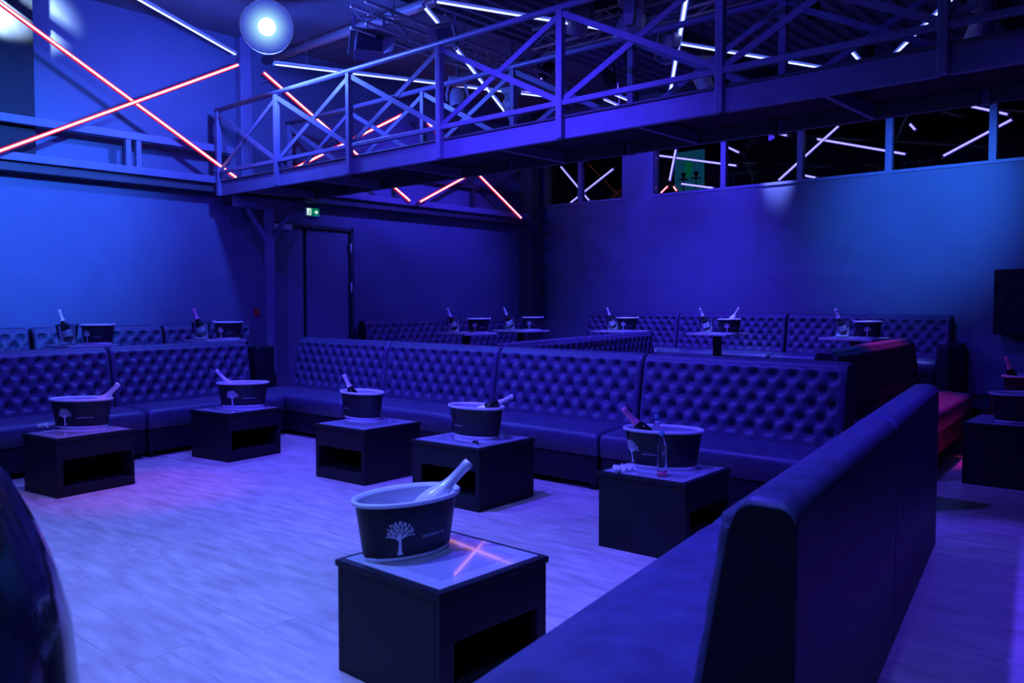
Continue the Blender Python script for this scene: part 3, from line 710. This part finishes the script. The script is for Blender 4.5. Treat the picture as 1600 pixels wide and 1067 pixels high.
led_y('pink LED tube rising right behind the railing, below the bright lamp', 428, 279, 629, 179, 9.86)
led_y('pink LED tube falling right behind the third catwalk bay to the door wall ledge', 660, 183, 815, 341, 9.9)
led_y('pink LED tube rising right from the door wall ledge behind the catwalk', 655, 316, 812, 230, 9.86)
led_c('long white LED tube crossing the railing below the bright lamp', 428, 100, 873, 153)
led_c('white LED tube falling right behind the fourth catwalk bay', 712, 76, 810, 202, 4.3)
led_c('long white LED tube at the top centre of the photo', 680, 2, 970, 50, 4.35)
led_c('short white LED tube beside the ceiling projector', 662, 10, 684, 36, 4.4)
led_c('white LED tube running steeply down behind the middle of the catwalk', 1077, -30, 1046, 152, 4.35, r=.018)
led_c('white LED tube dropping right from the steep tube', 1060, 68, 1284, 106, 4.38)
led_c('white LED tube slanting behind the right end of the railing', 1490, -4, 1398, 85, 4.35)
led_c('short white LED tube low behind the right railing', 1327, 77, 1346, 99, 4.35)
led_c('short white LED tube low over the middle railing', 962, 149, 994, 162, 4.35, r=.013)
led_c('dotted white LED strip low over the middle railing', 942, 155, 970, 167, 4.3, r=.01)
# glowing bars built behind the panes in place of reflections in the glass
LX = XB + .55
def reflection_x(label, x0, y0, x1, y1, kind='lav', r=.014, X=LX): return led(label, at_x(x0, y0, X), at_x(x1, y1, X), kind, r, 'reflection bars behind the upper windows', Vector((1, 0, 0)))
reflection_x('falling reflection bar of the cross in the small corner window', 876, 260, 921, 314)
reflection_x('rising reflection bar of the cross in the small corner window', 891, 317, 959, 263, X=LX+.06)
reflection_x('steep reflection bar in the window pane with the cyan screen', 1056, 233, 1046, 283, r=.016)
reflection_x('long flat reflection bar crossing the cyan screen', 1022, 242, 1152, 259, X=LX+.06)
reflection_x('lower flat reflection bar under the cyan screen', 1064, 287, 1116, 294)
reflection_x('short pink reflection bar low left in the cyan screen pane', 1032, 302, 1044, 290, 'pink', .012)
reflection_x('short pink reflection bar low right in the cyan screen pane', 1052, 291, 1058, 299, 'pink', .012)
reflection_x('short reflection bar high in the second window pane', 1137, 230, 1156, 239)
reflection_x('tiny reflection bar beside the second mullion', 1218, 209, 1231, 212)
reflection_x('rising reflection bar across the third mullion', 1216, 282, 1311, 196)
reflection_x('long falling reflection bar across the fourth mullion', 1276, 217, 1416, 241, X=LX+.06)
reflection_x('tiny reflection bar low beside the third mullion', 1252, 273, 1276, 278)
reflection_x('short falling reflection bar right of the fourth mullion', 1421, 193, 1431, 204)
reflection_x('rising reflection bar in the last window pane', 1473, 244, 1582, 186)
reflection_x('falling reflection bar high in the last window pane', 1517, 166, 1576, 179, X=LX+.06)

# ------------------------------------------------------------------ upper lounge props
ZF = SILL - .25
scn = thing('lounge_screen', 'cyan lit screen panel inside the upper lounge window', 'screen', (14.9, 7.0, ZF))
p0 = at_x(1053, 230, 14.9); p1 = at_x(1103, 262, 14.9)
MB().box(0, .06, p1.y-7.0, p0.y-7.0, .35, 1.5).build('frame', M['void'], scn)
MB().box(-.012, 0, p1.y-7.0+.03, p0.y-7.0-.03, .38, 1.47).build('screen', M['screen'], scn)
MB().box(-.016, -.012, p0.y-7.0-.42, p0.y-7.0-.26, .95, 1.3).build('green_patch', M['screen_g'], scn)
def hookah(label, px, X):
    p = at_x(px, 250, X)
    t = thing('hookah', label, 'hookah', (X, p.y, SILL+.02 if X < XB+.5 else ZF), 0, 'hookahs behind the upper windows')
    k = 1.0
    MB().lathe([(0, 0), (.09, 0), (.1, .04), (.085, .12), (.04, .2), (.03, .24)], 18).build('water_vase', M['black'], t, True)
    MB().lathe([(.03, .24), (.015, .26), (.012, .5), (.02, .52), (.012, .54), (.012, .62)], 14).build('stem', M['dsteel'], t, True)
    MB().lathe([(.012, .61), (.085, .615), (.09, .625), (.012, .63)], 18).build('tray', M['dsteel'], t, True)
    MB().lathe([(.014, .63), (.03, .68), (.045, .7), (.045, .73), (0, .73)], 14).build('bowl', M['black'], t, True)
for k, px in enumerate((1068, 1088, 1146, 1176)):
    hookah(['dark hookah before the cyan screen, left of two', 'dark hookah before the cyan screen, right of two', 'dark hookah just right of the first mullion', 'dark hookah in the second window pane'][k], px, XB+1.0)
for k in range(9):
    y = 4.05 - .105*k + (.0 if k < 2 else -.0)
    px = 1362 + k*14 + (8 if k > 1 else 0)
    p = at_x(px, 262, XB+.17)
    t = tag(MB().lathe([(0, 0), (.03, 0), (.038, .12), (.036, .12), (.028, .006), (0, .006)], 16).build('drinking_glass', M['glass'], None, True), '%s clear drinking glass on the upper window sill beside the bright mullion' % ['first', 'second', 'third', 'fourth', 'fifth', 'sixth', 'seventh', 'eighth', 'ninth'][k], 'glass', 'glasses on the window sill')
    t.location = (XB+.15, p.y, SILL+.013)

# ------------------------------------------------------------------ truss and stage lights
def truss(label, a, b, s=.22):
    a = Vector(a); b = Vector(b); t = thing('lighting_truss', label, 'truss', a); d = b-a; L = d.length; d.normalize(); sd = d.cross(Vector((0, 0, 1))).normalized(); up = Vector((0, 0, 1))
    cor = [sd*i*s/2 + up*j*s/2 for i, j in ((-1, -1), (1, -1), (1, 1), (-1, 1))]
    for c_ in cor: MB().tube(c_, c_ + d*L, .02, n=10).build('chord', M['pipe'], t, True)
    N_ = int(L/.32)
    for f in range(4):
        mb = MB()
        for k in range(N_):
            c0, c1 = (cor[f], cor[(f+1) % 4]) if k % 2 == 0 else (cor[(f+1) % 4], cor[f])
            mb.tube(c0 + d*(L*k/N_), c1 + d*(L*(k+1)/N_), .009, n=6, caps=False)
        mb.build('lattice', M['pipe'], t, True)
    for e in (.12, .88):
        MB().tube(d*L*e + up*s/2, d*L*e + up*(ZC-.05-a.z), .006, n=6).build('hanger', M['dsteel'], t)
TR0 = at_z(560, 22, 4.45); TR1 = at_z(905, 152, 4.45)
truss('box lighting truss hung from the roof above the catwalk', TR0, TR1)
truss('second box lighting truss hung over the right part of the room', (7.6, 6.4, 4.5), (7.6, 1.4, 4.5))
def moving_head(label, p, rz=0, tilt=R(20), s=1.0):
    p = Vector(p); t = thing('moving_head_light', label, 'stage light', p, rz, 'moving head stage lights'); t.scale = (s, s, s)
    MB().box(-.13, .13, -.11, .11, -.1, 0).build('base', M['grey'], t, bevel=.02, seg=3)
    MB().tube((0, 0, 0), (0, 0, max(.05, (4.9 - p.z)/s)), .02, n=8).build('clamp_pole', M['dsteel'], t)
    for sx in (-1, 1):
        MB().loft([[(sx*.12-.018, -.05, -.1), (sx*.12+.018, -.05, -.1), (sx*.12+.018, .05, -.1), (sx*.12-.018, .05, -.1)], [(sx*.15-.018, -.045, -.24), (sx*.15+.018, -.045, -.24), (sx*.15+.018, .045, -.24), (sx*.15-.018, .045, -.24)], [(sx*.14-.015, -.03, -.33), (sx*.14+.015, -.03, -.33), (sx*.14+.015, .03, -.33), (sx*.14-.015, .03, -.33)]]).build('yoke_arm', M['grey'], t, bevel=.008)
    hd = MB().lathe([(0, .15), (.07, .145), (.105, .1), (.115, 0), (.105, -.1), (.1, -.17), (.085, -.175), (.085, -.16)], 24).xf(Matrix.Translation((0, 0, -.29)) @ Matrix.Rotation(tilt, 4, 'X')).build('head', M['grey'], t, True)
    MB().lathe([(.085, -.155), (.05, -.168), (0, -.172)], 24).xf(Matrix.Translation((0, 0, -.29)) @ Matrix.Rotation(tilt, 4, 'X')).build('lens', M['lens_off'], hd, True)
    return t
mh = [(985, -14, 4.62, 'hanging at the top edge above the catwalk crossing', 1.2, 30), (905, -16, 4.68, 'half cut by the top photo edge', 1.0, -20), (1045, 30, 4.55, 'beside the steep white tube', 1.0, 70),
      (799, 138, 4.3, 'low behind the fourth catwalk bay', .9, 20), (714, 122, 4.35, 'behind the third catwalk post', .9, -40), (1098, 90, 4.4, 'behind the middle post below the crossing tubes', .9, 40),
      (1535, -6, 4.5, 'at the upper right photo corner', 1.1, 10)]
for x, y, z, wh, s, a in mh: moving_head('grey moving head stage light ' + wh, at_z(x, y, z), R(a), R(25 if s > .95 else -25), s)
# barn door flood light
def flood(label, p, rz, tilt, sc=.8):
    t = thing('flood_light', label, 'stage light', p, rz, 'flood lights on the truss'); t.scale = (sc, sc, sc)
    rot = Matrix.Rotation(tilt, 4, 'X')
    MB().box(-.2, .2, -.02, .12, -.16, .12).xf(rot).build('housing', M['grey'], t, bevel=.015)
    MB().box(-.17, .17, -.03, -.02, -.13, .09).xf(rot).build('front_glass', M['lens_off'], t)
    for a, b_, c_, d_ in (((-.2, -.02, .12), (.2, -.02, .12), (.22, -.17, .2), (-.22, -.17, .2)), ((-.2, -.02, -.16), (.2, -.02, -.16), (.22, -.17, -.24), (-.22, -.17, -.24)),
                          ((.2, -.02, -.16), (.2, -.02, .12), (.3, -.15, .14), (.3, -.15, -.18)), ((-.2, -.02, -.16), (-.2, -.02, .12), (-.3, -.15, .14), (-.3, -.15, -.18))):
        n_ = (Vector(b_)-Vector(a)).cross(Vector(d_)-Vector(a)).normalized()*.003; q = [Vector(k) for k in (a, b_, c_, d_)]
        MB().loft([[k - n_ for k in q], [k + n_ for k in q]]).xf(rot).build('barn_door', M['grey'], t)
    for sx in (-1, 1): MB().bar((sx*.22, .05, 0), (sx*.2, .05, .3), .01, .04).build('yoke_arm', M['steel'], t)
    MB().bar((-.22, .05, .3), (.22, .05, .3), .04, .012).build('yoke_bar', M['steel'], t)
    MB().tube((0, .05, .3), (0, .05, .42), .02).build('clamp', M['chrome'], t, True)
flood('grey flood light with open barn doors hanging from the truss', at_z(578, 62, 4.3), R(-48+20), R(35))
flood('grey flood light with open barn doors beside the short white tube', at_z(694, 50, 4.3), R(-48-25), R(30), .55)

# ------------------------------------------------------------------ wash lights (unseen ceiling lamps; the VIOLET ones added as general fill)
def aim(o, d): o.rotation_mode = 'QUATERNION'; o.rotation_quaternion = Vector((0, 0, -1)).rotation_difference(Vector(d).normalized())
ORD = ['over the pale floor pool', 'over the left tables', 'over the camera end of the floor', 'aimed at the bright left wall', 'aimed at the bright patch of the back wall', 'close above the back window sill',
       'added as fill for the middle sofa row', 'added as fill over the rear booths', 'added as fill over the right aisle', 'added as fill for the double door wall', 'added as fill for the corner end of the back wall', 'added as fill over the left sofa rows', 'added as fill behind the camera at left', 'added as fill over the right rear seating', 'throwing magenta on the second divider sofa', 'throwing magenta before the far left table', 'over the pedestal table nearest the speaker', 'over the pedestal table before the back wall', 'over the pedestal table by the first divider', 'over the two pedestal tables before the door wall', 'added to brighten the right foreground sofa']
def par(i, pos, tgt, col, W, cone, blend):
    pos = Vector(pos); d = Vector(tgt) - pos
    t = thing('par_light', 'black ceiling par light ' + ORD[i], 'stage light', pos, 0, 'ceiling par lights')
    q = rotto(-d)
    MB().lathe([(.0, .2), (.05, .2), (.075, .16), (.085, .0), (.085, -.03), (.08, -.03), (.078, .0), (.06, .1), (0, .12)], 20).xf(q).build('can', M['black'], t, True)
    for s in (-1, 1): MB().bar((s*.1, 0, .05), (s*.1, 0, .24), .012, .03).build('yoke_arm', M['black'], t)
    MB().bar((-.106, 0, .24), (.106, 0, .24), .03, .012).build('yoke_bar', M['black'], t)
    MB().tube((0, 0, .24), (0, 0, ZC - .046 - pos.z), .012, n=8).build('stem', M['black'], t)
    ld = bpy.data.lights.new('beam', 'SPOT'); ld.energy = W*LIGHT; ld.color = col; ld.spot_size = R(cone); ld.spot_blend = blend; ld.shadow_soft_size = .06
    lo = bpy.data.objects.new('beam', ld); COL.objects.link(lo); lo.parent = t; lo.location = d.normalized()*.05; aim(lo, d)
for i, a in enumerate(WASH): par(i, *a)
# round wash light near the catwalk's left end, its halo built as glowing rings
for k in range(8):
    f = (k+.5)/8; g = f**1.5
    M['ring%d' % k] = emat('lamp_halo_%d' % k, (.07+.35*g, .12+.75*g, 1.0), .55 + .55*f)
def lamp(label, c, face, r, W, col, off=.25, spot=None):
    c = Vector(c); t = thing('wash_light', label, 'lamp', c, 0, 'round wash lights'); q = rotto(face)
    MB().lathe([(r*1.04, .0), (r*1.06, -.02), (r*.9, -.12), (r*.4, -.2), (0, -.2)], 40).xf(q).build('housing', M['grey'], t, True)
    for k, (ra, rb_) in enumerate(((1.03, .94), (.94, .85), (.85, .76), (.76, .67), (.67, .58), (.58, .49), (.49, .40), (.40, .33))):
        MB().lathe([(r*ra, .016*k/8), (r*rb_, .016*(k+1)/8)], 48).xf(q).build('halo_ring', M['ring%d' % k], t, True)  # halo around the lens, put into graded emission
    MB().lathe([(r*.33, .018), (r*.2, .03), (0, .034)], 40).xf(q).build('lens_core', M['lens_hot'], t, True)
    MB().tube((0, 0, r*.9), (0, 0, ZC - .046 - c.z), .015, n=8).build('stem', M['black'], t)
    ld = bpy.data.lights.new('glow', 'SPOT' if spot else 'POINT'); ld.energy = W; ld.color = col; ld.shadow_soft_size = .1 if not spot else .03
    if spot: ld.spot_size = R(spot); ld.spot_blend = .8
    lo = bpy.data.objects.new('glow', ld); COL.objects.link(lo); lo.parent = t; lo.location = Vector(face).normalized()*off if spot else Vector((0, 0, -r - .08)); aim(lo, face)
lc = at_y(417, 42, 8.2)
lamp('round wash light shining straight at the camera above the catwalk end', lc, Vector((0, 0, 1.45)) - lc, .27, 420, (.05, .11, 1.0))
lc2 = at_y(-66, -20, 9.62)
lamp('small round wash light just off the top left photo corner, facing the dark column', lc2, at_y(-20, 10, YA-.12) - lc2, .07, 11000, (.5, .78, 1.0), .02, spot=58)
